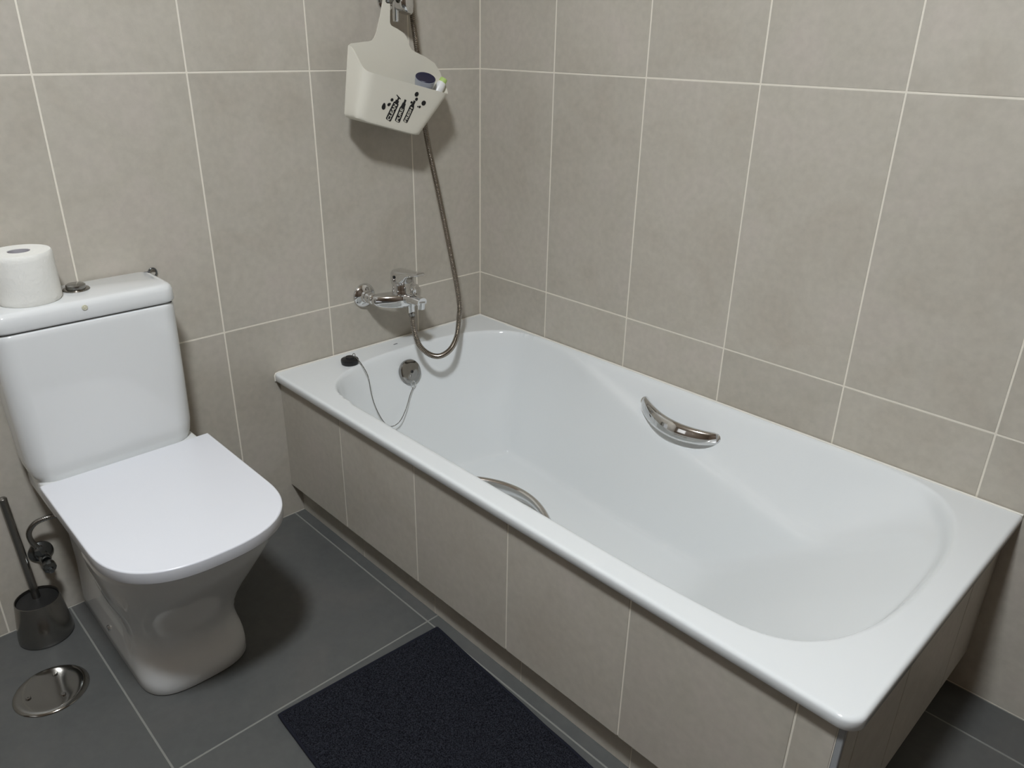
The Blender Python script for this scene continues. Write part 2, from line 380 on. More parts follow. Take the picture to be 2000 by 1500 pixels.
# grab handles on the two shoulders
def grab_handle(label, far):
    s = 1 if far else -1
    yy = lambda a: YC + s * (HW - a)
    h = thing('grab_handle', label, 'handle', (0.85, yy(0.05), 0.40), 'chrome grab handles of the bathtub')
    A = tub_point(0.706, yy(0.024)); B = tub_point(0.932, yy(0.033))
    nrm = tub_normal(0.82, yy(0.030)); horiz = Vector((0, -s, 0))
    mid = (A + B) / 2
    pts = []; ra = []; rb = []
    n = 36
    out = (horiz * 0.86 + Vector((0, 0, -0.16))).normalized()
    for i in range(n + 1):
        t = i / n
        arch = math.sin(PI * t) ** 0.75
        p = A.lerp(B, t) + out * ((0.044 if far else 0.054) * arch) + nrm * 0.002 + Vector((0, 0, 0 if far else 0.006 * arch))
        pts.append(p); w = 0.45 + 0.55 * math.sin(PI * t) ** 0.6
        ra.append(0.0065 + 0.003 * w); rb.append(0.009 + 0.013 * w)
    # flattened blade section: tall across the slope, thin along the arch direction
    V = []; Fc = []; seg = 20
    for i, p in enumerate(pts):
        t = (pts[min(i + 1, n)] - pts[max(i - 1, 0)]).normalized()
        up = (Vector((0, 0, 1)) - out * 0.45); up = (up - t * up.dot(t)).normalized(); side = t.cross(up)
        for k in range(seg):
            th = 2 * PI * k / seg
            c, s_ = math.cos(th), math.sin(th)
            V.append(p + side * (ra[i] * math.copysign(abs(c) ** 0.8, c)) + up * (rb[i] * math.copysign(abs(s_) ** 0.8, s_)))
    for i in range(n):
        for k in range(seg):
            k2 = (k + 1) % seg; Fc.append((i * seg + k, i * seg + k2, (i + 1) * seg + k2, (i + 1) * seg + k))
    Fc.append(tuple(range(seg))[::-1]); Fc.append(tuple(n * seg + k for k in range(seg)))
    keep(autosmooth(add('grip', V, Fc, 'chrome'), 60), h)
    for q in (A, B): lathe('end_mount', [(0, -0.006), (0.012, -0.006), (0.013, 0.001), (0.011, 0.004), (0, 0.005)], 'chrome', h, q, nrm, 24)
    return h
grab_handle('curved chrome grab handle on the tub shoulder beside the right tiled wall', True)
grab_handle('curved chrome grab handle peeking over the front rim of the tub', False)

# ------------------------------------------------------------------ tiled bath panel under the rim
PX, PY, PZ = 1.560, -0.7212, 0.0975
panel = thing('tiled_apron', 'beige tiled apron closing the front and end below the bathtub rim', 'apron', (0.78, PY, 0))
bm = bmesh.new()
box_bm(0.001, PX - 0.0095, PY + 0.0012, PY + 0.03, PZ + 0.002, TB + 0.010, bm=bm)
box_bm(PX - 0.03, PX - 0.0012, PY + 0.031, -0.001, PZ + 0.002, TB + 0.010, bm=bm)
o = from_bm('grout_backing', bm, 'grout'); keep(o, panel)
pxs = [0.0] + [0.2908 + 0.3 * k for k in range(5)] + [PX - 0.009]
def panel_tile(x0, x1, y0, y1, z0, z1, nm='tile'):
    keep(from_bm(nm, box_bm(x0, x1, y0, y1, z0, z1, bev=0.0008), 'wall_tile'), panel)
for a, b in zip(pxs, pxs[1:]): panel_tile(a + J / 2, b - J / 2, PY, PY + 0.008, PZ, TB + 0.008)
yps = [PY + 0.009, -0.66, -0.46, -0.16, 0.0]
for a, b in zip(yps, yps[1:]): panel_tile(PX - 0.008, PX, a + J / 2, b - J / 2, PZ, TB + 0.008)
keep(from_bm('corner_profile', box_bm(PX - 0.009, PX, PY, PY + 0.009, PZ, TB + 0.006, bev=0.001), 'profile'), panel)
# recessed plinth
bm = bmesh.new()
box_bm(0.001, PX - 0.04, -0.6900, -0.665, 0.0, PZ + 0.01, bm=bm); box_bm(PX - 0.06, PX - 0.04, -0.664, -0.001, 0, PZ + 0.01, bm=bm)
keep(from_bm('plinth_backing', bm, 'grout'), panel)
pls = [0.0, 0.313, 0.613, 0.908, 1.205, 1.505, PX - 0.033]
for a, b in zip(pls, pls[1:]): panel_tile(a + 0.001, b - 0.001, -0.691, -0.6835, 0.0005, PZ + 0.006, 'plinth_tile')
for a, b in ((-0.691, -0.46), (-0.46, -0.16), (-0.16, 0.0)): panel_tile(PX - 0.0405, PX - 0.033, a + 0.001, b - 0.001, 0.0005, PZ + 0.006, 'plinth_tile')
# underside board of the recess
keep(from_bm('underside', box_bm(0.001, PX - 0.009, PY + 0.009, -0.66, PZ, PZ + 0.0019), 'grout'), panel)

# ------------------------------------------------------------------ plug with chain
plug = thing('bath_plug', 'black rubber bath plug lying on the tub rim with its chain', 'plug', (0.081, -0.548, TH))
PC = Vector((0.078, -0.548, TH))
lathe('stopper', [(0, 0), (0.019, 0.0), (0.0235, 0.003), (0.0245, 0.010), (0.0235, 0.014), (0.017, 0.016), (0.0125, 0.017), (0.011, 0.021), (0, 0.022)], 'black_rubber', plug, PC, (0, 0, 1), 40)
ringp = [PC + Vector((0.009 + 0.006 * math.cos(q), 0.008 + 0.002 * math.sin(q), 0.024 + 0.006 * math.sin(q))) for q in np.linspace(0, 2 * PI, 25)]
tube('ring', ringp, 0.0009, 'dark_chrome', plug, 8)
OVr = OV + ON * 0.008 + Vector((0.010, -0.002, -0.046))
ch = spline([PC + Vector((0.014, 0.010, 0.020)), PC + Vector((0.032, 0.016, 0.004)), (0.140, -0.533, 0.425), (0.147, -0.530, 0.372), (0.156, -0.522, 0.326), (0.165, -0.505, 0.283), (0.170, -0.484, 0.266), (0.166, -0.453, 0.271), (0.152, -0.421, 0.293), (0.135, -0.391, 0.325), OVr], 24)
def clear_of_tub(p):
    p = p.copy()
    for _ in range(80):
        if float(tub_height(np.array(p.x), np.array(p.y))) <= p.z - 0.0022: break
        p.x += 0.001; p.z += 0.0003
    return p
ch = [clear_of_tub(p) for p in ch]
ch = resample(ch, 0.00085)
tube('chain', ch, [0.0008 + 0.0008 * abs(math.sin(i * PI / 5)) for i in range(len(ch))], 'dark_chrome', plug, 8)
sh = [OVr + Vector((0.001 * math.cos(q), 0.006 * math.cos(q), 0.010 + 0.011 * math.sin(q))) for q in np.linspace(0, 2 * PI, 25)]
tube('shackle', sh, 0.0014, 'chrome', plug, 8)

# ------------------------------------------------------------------ wall mixer
mx = thing('bath_mixer', 'chrome wall-mounted bath mixer tap with a single lever', 'tap', (0.0, -0.368, 0.602))
for yy in (-0.440, -0.296):
    lathe('escutcheon', [(0.0345, 0.0), (0.0350, 0.002), (0.0335, 0.006), (0.0265, 0.0105), (0.0185, 0.014), (0.0160, 0.020)], 'chrome', mx, (0.0005, yy, 0.602), (1, 0, 0), 40)
    lathe('union_nut', [(0.011, 0.018), (0.0155, 0.020), (0.0160, 0.024), (0.0160, 0.033), (0.0148, 0.036), (0.0148, 0.039), (0.0158, 0.041), (0.0158, 0.050), (0.012, 0.055)], 'chrome', mx, (0, yy, 0.602), (1, 0, 0), 6 * 6)
# boomerang body: leaves each inlet, sweeps forward to the centre
rings = []
n = 28
for i in range(n + 1):
    t = i / n; y = -0.452 + 0.168 * t
    c = math.sin(PI * t)
    x = 0.054 + 0.034 * c ** 1.3; hy = 0.0165 + 0.004 * c; hx = 0.0175 + 0.010 * c
    e = min(1.0, math.sqrt(max(0.02, 1 - (2 * t - 1) ** 10)))
    ring = []
    for k in range(24):
        th = 2 * PI * k / 24; cc, ss = math.cos(th), math.sin(th)
        ring.append(Vector((x + hx * e * math.copysign(abs(cc) ** 0.55, cc), y, 0.600 + hy * e * math.copysign(abs(ss) ** 0.55, ss) - 0.004 * c * (cc > 0) * cc)))
    rings.append(ring)
loft('body', rings, 'chrome', mx, ang=50)
# spout
sp = spline([(0.085, -0.368, 0.600), (0.115, -0.367, 0.604), (0.145, -0.366, 0.608), (0.172, -0.365, 0.607)], 8)
tube('spout', sp, [0.020 - 0.004 * i / len(sp) for i in range(len(sp))], 'chrome', mx, 20, ry=[0.015 - 0.003 * i / len(sp) for i in range(len(sp))])
lathe('aerator', [(0.0085, -0.016), (0.0115, -0.016), (0.012, -0.006), (0.012, 0.004), (0, 0.006)], 'chrome', mx, (0.166, -0.365, 0.604), (0.1, 0, 1), 24)
lathe('diverter_knob', [(0.004, 0.0), (0.004, 0.010), (0.009, 0.012), (0.0095, 0.020), (0.007, 0.023), (0, 0.024)], 'chrome', mx, (0.136, -0.366, 0.616), (0, 0, 1), 24)
# cartridge housing and lever
lathe('housing', [(0.0275, -0.006), (0.0270, 0.010), (0.0255, 0.014), (0.0250, 0.016), (0.0245, 0.038), (0.020, 0.044)], 'chrome', mx, (0.082, -0.368, 0.612), (0, 0, 1), 36)
def lever_ring(x, z0, z1, hw, r=0.5):
    out = []
    for k in range(24):
        th = 2 * PI * k / 24; cc, ss = math.cos(th), math.sin(th)
        out.append(Vector((x, -0.368 + hw * math.copysign(abs(cc) ** r, cc), (z0 + z1) / 2 + (z1 - z0) / 2 * math.copysign(abs(ss) ** r, ss))))
    return out
loft('lever', [lever_ring(0.053, 0.640, 0.668, 0.010), lever_ring(0.056, 0.634, 0.675, 0.017), lever_ring(0.066, 0.632, 0.681, 0.0225), lever_ring(0.082, 0.634, 0.683, 0.0245), lever_ring(0.096, 0.637, 0.683, 0.0240), lever_ring(0.110, 0.648, 0.684, 0.0215), lever_ring(0.126, 0.668, 0.685, 0.0175), lever_ring(0.150, 0.677, 0.688, 0.0155), lever_ring(0.171, 0.681, 0.690, 0.014), lever_ring(0.175, 0.684, 0.688, 0.012)], 'chrome', mx, ang=45)
lathe('lever_button', [(0.0045, 0), (0.0045, 0.001), (0, 0.0012)], 'black_plastic', mx, (0.084, -0.3932, 0.664), (0, -1, 0), 16)
lathe('hose_outlet', [(0.012, 0.0), (0.012, 0.012), (0.0105, 0.014), (0.0105, 0.030), (0.009, 0.034)], 'chrome', mx, (0.108, -0.356, 0.592), (0.02, 0, -1), 24)

# ------------------------------------------------------------------ shower hose, rail, handset
hs = thing('shower_hose', 'long flexible metal shower hose looping from the mixer up the wall', 'hose', (0.108, -0.356, 0.57))
hp = spline([(0.109, -0.356, 0.566), (0.114, -0.357, 0.545), (0.128, -0.362, 0.512), (0.150, -0.363, 0.475), (0.170, -0.345, 0.449), (0.178, -0.312, 0.4365), (0.172, -0.268, 0.444), (0.150, -0.226, 0.466), (0.130, -0.200, 0.508), (0.112, -0.183, 0.560), (0.080, -0.184, 0.688), (0.060, -0.213, 0.880), (0.046, -0.240, 1.045), (0.044, -0.249, 1.174), (0.048, -0.277, 1.355), (0.060, -0.292, 1.46)], 40)
hp = resample(hp, 0.0011)
tube('hose_tube', hp, [0.0074 + 0.0008 * math.cos(i * 2 * PI / 4) for i in range(len(hp))], 'hose', hs, 14)
d0 = (hp[4] - hp[0]).normalized()
lathe('ferrule', [(0.0085, -0.012), (0.0095, -0.008), (0.0095, 0.010), (0.0080, 0.016)], 'dark_chrome', hs, hp[0], d0, 24)
d1 = (hp[-1] - hp[-5]).normalized()
lathe('ferrule', [(0.0080, -0.020), (0.0095, -0.014), (0.0105, 0.020), (0.0105, 0.030)], 'dark_chrome', hs, hp[-1], d1, 24)
rail = thing('shower_rail', 'chrome shower slide rail behind the hanging caddy', 'rail', (0.045, -0.322, 1.30))
lathe('rail_tube', [(0, -0.0), (0.0060, 0.0015), (0.0085, 0.005), (0.0085, 0.70), (0, 0.702)], 'chrome', rail, (0.045, -0.322, 1.302), (0, 0, 1), 24)
for z in (1.352, 1.98):
    lathe('wall_bracket', [(0.024, 0), (0.024, 0.006), (0.014, 0.010), (0.012, 0.040), (0, 0.042)], 'chrome', rail, (0.0005, -0.322, z), (1, 0, 0), 28)
hd = thing('handset_holder', 'chrome sliding holder carrying the hand shower on the rail', 'holder', (0.05, -0.322, 1.34))
rr = []
for z, s in ((1.325, 0.75), (1.331, 0.95), (1.345, 1.0), (1.375, 1.0), (1.385, 0.9)):
    rr.append([Vector((0.058 + 0.026 * s * math.copysign(abs(math.cos(q)) ** 0.6, math.cos(q)), -0.309 + 0.021 * s * math.copysign(abs(math.sin(q)) ** 0.6, math.sin(q)), z + 0.012 * (-(0.026 * s * math.sin(q)) / 0.026 * 0.6))) for q in [2 * PI * k / 28 for k in range(28)]])
loft('clamp', rr, 'chrome', hd, ang=45)
lathe('knob', [(0.006, 0.0), (0.006, 0.012), (0.0165, 0.014), (0.018, 0.020), (0.018, 0.030), (0.015, 0.034), (0, 0.035)], 'dark_chrome', hd, (0.052, -0.330, 1.358), (0, -1, 0), 28)
shw = thing('hand_shower', 'chrome hand shower resting in its holder', 'shower head', (0.07, -0.295, 1.45))
tube('handle', spline([(0.062, -0.294, 1.475), (0.075, -0.300, 1.54), (0.105, -0.306, 1.62), (0.150, -0.310, 1.67)], 8), 0.011, 'chrome', shw, 18)
lathe('spray_head', [(0.0, -0.020), (0.02, -0.018), (0.042, -0.004), (0.046, 0.004), (0.044, 0.010), (0, 0.011)], 'chrome', shw, (0.170, -0.311, 1.668), (0.55, 0.0, -0.83), 36)

# ------------------------------------------------------------------ hanging caddy with two bottles
cad = thing('shower_caddy', 'cream plastic hanging caddy tilted on the shower rail', 'caddy', (0.06, -0.34, 1.05))
TH_ = math.radians(-14.8); E1 = Vector((0, math.cos(TH_), math.sin(TH_))); E3 = Vector((0, -math.sin(TH_), math.cos(TH_))); CO = Vector((0, -0.334, 1.2145))
def cl(a, x, h): return CO + E1 * a + E3 * h + Vector((x, 0, 0))
XB, XFT, XFB = 0.060, 0.128, 0.114
contour = [(-0.070, 0.205), (-0.0706, 0.1226), (-0.0715, 0.085), (-0.0747, 0.048), (-0.079, 0.0325), (-0.0835, 0.0255), (-0.0923, 0.0207), (-0.105, 0.0165), (-0.125, 0.0085), (-0.140, 0.003), (-0.147, -0.004), (-0.140, -0.075), (-0.132, -0.148)]
contour += [(-0.120, -0.160), (-0.09, -0.163), (0.0, -0.163), (0.06, -0.160), (0.080, -0.150), (0.095, -0.125), (0.125, -0.060), (0.1475, -0.004), (0.142, 0.004), (0.1289, 0.0147), (0.1161, 0.0239), (0.0839, 0.0309), (0.0489, 0.0341), (0.037, 0.0362), (0.029, 0.0420), (0.0213, 0.0527), (0.015, 0.0605), (0.0051, 0.067), (-0.0168, 0.0716), (-0.030, 0.0727), (-0.037, 0.0745), (-0.0411, 0.0796), (-0.0450, 0.100), (-0.0500, 0.128), (-0.0510, 0.205)]
bm = bmesh.new()
va = [bm.verts.new(cl(a, XB, h)) for a, h in contour]; vb = [bm.verts.new(cl(a, XB + 0.0026, h)) for a, h in contour]
bm.faces.new(va); bm.faces.new(vb[::-1])
for k in range(len(va)): bm.faces.new((va[k], va[(k + 1) % len(va)], vb[(k + 1) % len(va)], vb[k]))
bp_ = from_bm('back_plate', bm, 'caddy'); autosmooth(bp_, 60); keep(bp_, cad)
def caddy_ring(u, inner=0.0):
    """open U outline (left back, front, right back) at fraction u from rim (0) to floor (1)"""
    q = min(1, u)
    L0 = (-0.147 * (1 - q) + -0.131 * q) + inner; R0 = (0.1475 * (1 - q) + 0.083 * q) - inner
    L1 = (-0.128 * (1 - q) + -0.126 * q) + inner; R1 = (0.134 * (1 - q) + 0.076 * q) - inner
    xf = XFT * (1 - q) + XFB * q - inner; xb = XB + 0.001
    r = 0.026
    pts = []
    def arc(p, c, d):
        for k in range(9):
            t = k / 8; pts.append(((1 - t) ** 2 * p[0] + 2 * t * (1 - t) * c[0] + t * t * d[0], (1 - t) ** 2 * p[1] + 2 * t * (1 - t) * c[1] + t * t * d[1]))
    for k in range(6): t = k / 6; pts.append((L0 + (L1 - L0) * t * 0.62, xb + (xf - xb) * t * 0.62))
    arc((L0 + (L1 - L0) * 0.62, xb + (xf - xb) * 0.62), (L1, xf), (L1 + r, xf))
    for k in range(1, 14): t = k / 14; pts.append((L1 + r + (R1 - L1 - 2 * r) * t, xf))
    arc((R1 - r, xf), (R1, xf), (R0 + (R1 - R0) * 0.62, xb + (xf - xb) * 0.62))
    for k in range(1, 7): t = k / 6; pts.append((R0 + (R1 - R0) * (0.62 * (1 - t)), xb + (xf - xb) * 0.62 * (1 - t)))
    return pts
def rim_h(a, x):
    t = min(1, max(0, (x - XB) / (XFT - XB))); s = t * t * (3 - 2 * t)
    return -0.003 - 0.049 * s + 0.004 * s * (a / 0.13)
def caddy_point(k, u, inner=0.0):
    top = caddy_ring(0, inner)[k]; a, x = caddy_ring(u, inner)[k]
    h0 = rim_h(top[0], top[1]); h1 = -0.158 + 0.006 * (x > 0.1) * 0
    return cl(a, x, h0 + (h1 - h0) * u)
NU = 12; KN = len(caddy_ring(0)); V = []; Fc = []
outer = [[caddy_point(k, i / NU) for k in range(KN)] for i in range(NU + 1)]
inner_ = [[caddy_point(k, i / NU, 0.0024) for k in range(KN)] for i in range(NU + 1)]
# rounded toe: pull the last rows in towards the floor of the caddy
def floor_row(rows, du, dh):
    c = sum(rows[-1], Vector()) / KN
    return [c + (p - c) * (1 - du) + E3 * dh for p in rows[-1]]
outer.append(floor_row(outer, 0.03, -0.006)); outer.append(floor_row(outer[:-1], 0.12, -0.009))
sheets = [outer, inner_[:-1]]
for rows in sheets:
    b0 = len(V)
    for r in rows: V += r
    for i in range(len(rows) - 1):
        for k in range(KN - 1): Fc.append((b0 + i * KN + k, b0 + i * KN + k + 1, b0 + (i + 1) * KN + k + 1, b0 + (i + 1) * KN + k))
    Fc.append(tuple(b0 + (len(rows) - 1) * KN + k for k in range(KN)))
nb = len(outer) * KN
for k in range(KN - 1): Fc.append((k, k + 1, nb + k + 1, nb + k))
keep(autosmooth(add('basket', V, Fc, 'caddy'), 45), cad)
# print on the front face: three bottles with words, drops and bubbles
FA, FB, FC_, FD = cl(-0.10, XFT + 0.0006, -0.052), cl(0.10, XFT + 0.0006, -0.052), cl(-0.10, XFB + 0.0006, -0.158), None
fz = (FC_ - FA); fz_len = 0.106
def front(a, h):
    u = (h - rim_h(a, XFT)) / (-0.158 - rim_h(a, XFT)); return cl(a, XFT + (XFB - XFT) * u, h)
FN = Vector((1, 0, 0)) * 0.98 + E3 * -0.13; FN.normalize()
def print_poly(name, pts, mat='print_black', lift=0.0008):
    bm = bmesh.new(); va = [bm.verts.new(front(a, h) + FN * lift) for a, h in pts]; vb = [bm.verts.new(front(a, h) - FN * 0.0003) for a, h in pts]
    bm.faces.new(va); bm.faces.new(vb[::-1])
    for k in range(len(va)): bm.faces.new((va[k], va[(k + 1) % len(va)], vb[(k + 1) % len(va)], vb[k]))
    return keep(from_bm(name, bm, mat), cad)
def loc_of(u, v):   # (y, z) measured on the caddy front plane to local (a, h)
    d = Vector((0, u, v)) - Vector((0, CO.y, CO.z)); return d.dot(E1), d.dot(E3)
def rot2(p, ang): return (p[0] * math.cos(ang) - p[1] * math.sin(ang), p[0] * math.sin(ang) + p[1] * math.cos(ang))
BOT = [((-0.410, 1.079), 0.0165, 'CLEAN', 0, -30.0, 0.047), ((-0.383, 1.074), 0.0155, 'PURE', 1, -24.5, 0.037), ((-0.359, 1.072), 0.0138, 'FRESH', 2, -29.0, 0.0435)]
def bottle_outline(w, L, kind):
    h = w / 2
    body = [(-h * 0.8, 0), (h * 0.8, 0), (h, 0.0022), (h, L - 0.003), (h * 0.85, L)]
    if kind == 0: neck = [(h * 0.62, L), (h * 0.62, L + 0.006), (h * 0.25, L + 0.006), (h * 0.25, L + 0.0125), (h * 0.8, L + 0.0118), (h * 0.75, L + 0.0142), (-h * 1.15, L + 0.0170), (-h * 1.1, L + 0.0150), (-h * 0.25, L + 0.0125), (-h * 0.25, L + 0.006), (-h * 0.62, L + 0.006), (-h * 0.62, L)]
    elif kind == 1: neck = [(h * 0.7, L + 0.003), (h * 0.62, L + 0.011), (h * 0.36, L + 0.011), (h * 0.36, L + 0.020), (-h * 0.36, L + 0.020), (-h * 0.36, L + 0.011), (-h * 0.62, L + 0.011), (-h * 0.7, L + 0.003)]
    else: neck = [(h * 0.45, L + 0.005), (h * 0.45, L + 0.014), (-h * 0.45, L + 0.014), (-h * 0.45, L + 0.005)]
    return body + neck + [(-h * 0.85, L), (-h, L - 0.003), (-h, 0.0022)]
for (yz, w, word, kind, lean_, L) in BOT:
    LEAN = math.radians(lean_) - TH_
    a0, h0 = loc_of(*yz)
    ol = []
    for p in bottle_outline(w, L, kind):
        q = rot2(p, LEAN); ol.append((a0 + q[0], h0 + q[1]))
    ob = print_poly('printed_bottle', ol)
    cu = bpy.data.curves.new('word', 'FONT'); cu.body = word; cu.size = 0.0135; cu.align_x = 'CENTER'; cu.align_y = 'CENTER'; cu.extrude = 0.0001; cu.offset = 0.00025
    cu.space_character = 1.0
    to = bpy.data.objects.new('word_tmp', cu); col.objects.link(to)
    me = bpy.data.meshes.new_from_object(to.evaluated_get(bpy.context.evaluated_depsgraph_get()))
    bpy.data.objects.remove(to)
    xs = [v.co.x for v in me.vertices]; wid = max(xs) - min(xs); sx = (L * 0.90) / wid
    for v in me.vertices:
        px_, py_ = v.co.x * sx, v.co.y * (w / 0.0185) * 1.05
        p = (-py_, L * 0.47 + px_)                    # reads upwards along the bottle
        q = rot2(p, LEAN); v.co = front(a0 + q[0], h0 + q[1]) + FN * (0.0011 + v.co.z)
    me.materials.clear(); me.materials.append(MT['caddy'])
    keep(link('printed_word', me, None), cad)
drops = [((-0.424, 1.111), 0.0064, 0.25), ((-0.409, 1.116), 0.0042, -0.6), ((-0.400, 1.127), 0.0042, -0.7), ((-0.326, 1.138), 0.0062, -0.5), ((-0.326, 1.126), 0.0044, -0.5), ((-0.341, 1.119), 0.0032, -0.4), ((-0.303, 1.116), 0.0068, -0.7), ((-0.315, 1.107), 0.0034, -0.6), ((-0.321, 1.108), 0.0018, 0)]
for i, (yz, r, tip) in enumerate(drops):
    a0, h0 = loc_of(*yz); pl = []
    for k in range(20):
        q = 2 * PI * k / 20
        rr_ = r * (1 + (0.55 * max(0, math.cos(q - PI / 2)) ** 6 if i in (0, 1) else 0.0)); p = (0.85 * rr_ * math.cos(q), rr_ * math.sin(q))
        p = rot2(p, tip - 0.25); pl.append((a0 + p[0], h0 + p[1]))
    print_poly('printed_drop', pl)
# bottles
def cl_axis(a, x, h, prof_parts, lean=(0, 0)):
    ax = (E3 + E1 * lean[0] + Vector((lean[1], 0, 0))).normalized(); return cl(a, x, h), ax
T1 = Vector((0.106, -0.281, 1.176)); ax1 = Vector((0.42, -0.10, 0.86)).normalized()
b1 = thing('toiletry_bottle', 'silver toiletry bottle with a round navy lid lying in the caddy', 'bottle', T1 - ax1 * 0.076, 'bottles in the caddy')
lathe('bottle_body', [(0, -0.076), (0.009, -0.076), (0.012, -0.073), (0.0215, -0.040), (0.0255, -0.012), (0.0255, -0.006), (0.0262, -0.004), (0.0262, -0.0018), (0, -0.0018)], 'silver_body', b1, T1, ax1, 40)
lathe('lid', [(0.0255, -0.0018), (0.0260, -0.0006), (0.0250, 0.0006), (0.0235, 0.0004), (0, 0.0002)], 'navy', b1, T1, ax1, 40)
T2 = Vector((0.104, -0.219, 1.171)); ax2 = Vector((0.12, 0.56, 0.84)).normalized()
b2 = thing('toiletry_tube', 'slim white bottle with a pale green cap in the right corner of the caddy', 'bottle', T2 - ax2 * 0.10, 'bottles in the caddy')
lathe('bottle_body', [(0, -0.085), (0.009, -0.085), (0.0125, -0.081), (0.0130, -0.030), (0.0120, -0.016), (0.0100, -0.010), (0, -0.010)], 'white_body', b2, T2, ax2, 28)
lathe('cap', [(0.0100, -0.0102), (0.0098, -0.001), (0.0088, 0.0010), (0, 0.0015)], 'green_cap', b2, T2, ax2, 28)

# ------------------------------------------------------------------ toilet
toi = thing('toilet', 'white close-coupled toilet with a closed lid against the left wall', 'toilet', (0.30, -1.172, 0.0))
TY = -1.171
def dring(xb, xf, hw, z, yc=TY, n=2.6, A=0.16, hwb=None, step=None):
    """D outline seen from above: straight back at xb, super-elliptic front reaching xf; optional narrower rear behind step"""
    pts = []; N = 40
    hwb = hw if hwb is None else hwb
    def half(x):
        if x <= xf - A: w = hw
        else: w = hw * (max(0.0, 1 - ((x - (xf - A)) / A) ** n)) ** (1 / n)
        if step is not None:
            t = min(1, max(0, (x - step + 0.012) / 0.012)); w = hwb * (1 - t) + w * t
        elif hwb != hw:
            t = min(1, max(0, (x - xb) / (xf - A - xb))); w = min(w, hwb + (hw - hwb) * t)
        return w
    xs = [xb + (xf - A - xb) * k / 20 for k in range(20)]
    if step is not None:
        xs = [xb + (step - 0.013 - xb) * k / 14 for k in range(15)] + [step - 0.008, step - 0.004, step + 0.001]
        xs += [step + 0.001 + (xf - step - 0.001) * math.sin(PI / 2 * k / N) for k in range(1, N)]
    else: xs += [xf - A + A * math.sin(PI / 2 * k / N) for k in range(N)]
    up = [Vector((x, yc + half(x), z)) for x in xs]; dn = [Vector((x, yc - half(x), z)) for x in xs]
    return up + [Vector((xf, yc, z))] + dn[::-1]
# pedestal and bowl: (z, front x, half width, rear half width, corner length)
PED = [(0.000, 0.444, 0.1130, 0.113, 0.100), (0.003, 0.447, 0.1145, 0.1145, 0.100), (0.030, 0.4465, 0.1145, 0.1145, 0.100), (0.045, 0.4435, 0.1138, 0.1140, 0.100), (0.060, 0.438, 0.1118, 0.1135, 0.100), (0.076, 0.431, 0.1092, 0.1130, 0.102), (0.094, 0.4275, 0.1082, 0.1125, 0.105), (0.115, 0.430, 0.1095, 0.1120, 0.110), (0.145, 0.4415, 0.1150, 0.1125, 0.118), (0.180, 0.461, 0.1235, 0.1135, 0.126), (0.220, 0.488, 0.1350, 0.1155, 0.133), (0.260, 0.517, 0.147, 0.1190, 0.140), (0.310, 0.551, 0.158, 0.126, 0.144), (0.350, 0.577, 0.166, 0.134, 0.148), (0.378, 0.591, 0.170, 0.142, 0.150), (0.392, 0.597, 0.172, 0.150, 0.150), (0.396, 0.595, 0.170, 0.150, 0.150)]
loft('pedestal', [dring(0.012, xf, hw, z, -1.178 + 0.007 * z / 0.4, n=3.0 - 0.4 * min(1, z / 0.25), A=A, hwb=hb, step=0.318 + 0.088 * (z / 0.4)) for z, xf, hw, hb, A in PED], 'ceramic', toi, ang=60)
# rear deck under the cistern
bm = box_bm(0.012, 0.200, TY - 0.165, TY + 0.165, 0.355, 0.412, bev=0.010, seg=3)
keep(autosmooth(from_bm('rear_deck', bm, 'ceramic'), 50), toi)
LZ = 0.430
loft('seat', [dring(0.185, 0.610, 0.166, 0.3950, A=0.165, n=2.5), dring(0.182, 0.616, 0.169, 0.397, A=0.165, n=2.5), dring(0.182, 0.616, 0.169, 0.4025, A=0.165, n=2.5)], 'seat_plastic', toi, ang=40)
def lid_ring(d, z): return dring(0.177 + d, 0.6300 - d, 0.1745 - d, z, A=0.17, n=2.5)
loft('lid', [lid_ring(0.009, 0.4030), lid_ring(0.0020, 0.4034), lid_ring(0.0006, 0.0405 * 10), lid_ring(0.0, 0.4062), lid_ring(0.0, 0.4268), lid_ring(0.0, 0.4276), lid_ring(0.0007, 0.4292), lid_ring(0.0024, LZ), lid_ring(0.0034, LZ), lid_ring(0.012, LZ)], 'seat_plastic', toi, ang=60)
# cistern: body tapering and rounded towards its foot, then the lid
CY = -1.178
def rrect(x0, x1, y0, y1, r, z, n=8):
    r = min(r, (x1 - x0) / 2 - 1e-4); pts = []
    for cx, cy, s in ((x1 - r, y1 - r, 0), (x0 + r, y1 - r, 1), (x0 + r, y0 + r, 2), (x1 - r, y0 + r, 3)):
        rb = r
        for k in range(n + 1):
            q = s * PI / 2 + PI / 2 * k / n; pts.append(Vector((cx + rb * math.cos(q), cy + rb * math.sin(q), z)))
    return pts
cis = []
for z, hw, xf, r in ((0.402, 0.140, 0.135, 0.03), (0.406, 0.152, 0.142, 0.036), (0.414, 0.161, 0.1455, 0.04), (0.428, 0.167, 0.147, 0.042), (0.455, 0.1705, 0.148, 0.042), (0.56, 0.1725, 0.149, 0.040), (0.725, 0.1745, 0.149, 0.036), (0.7345, 0.1745, 0.1485, 0.035), (0.738, 0.1725, 0.1465, 0.033), (0.7385, 0.168, 0.142, 0.03)):
    cis.append(rrect(0.010, xf, CY - hw, CY + hw, r, z))
loft('cistern', cis, 'ceramic', toi, ang=60)
lidr = []
for z, d, r in ((0.7415, -0.006, 0.026), (0.7425, -0.002, 0.029), (0.746, 0.0, 0.030), (0.768, -0.001, 0.030), (0.7745, -0.0035, 0.028), (0.7785, -0.008, 0.025), (0.7800, -0.014, 0.02)):
    lidr.append(rrect(0.006 - d * 0.3, 0.151 + d, CY - 0.176 - d, CY + 0.176 + d, r, z))
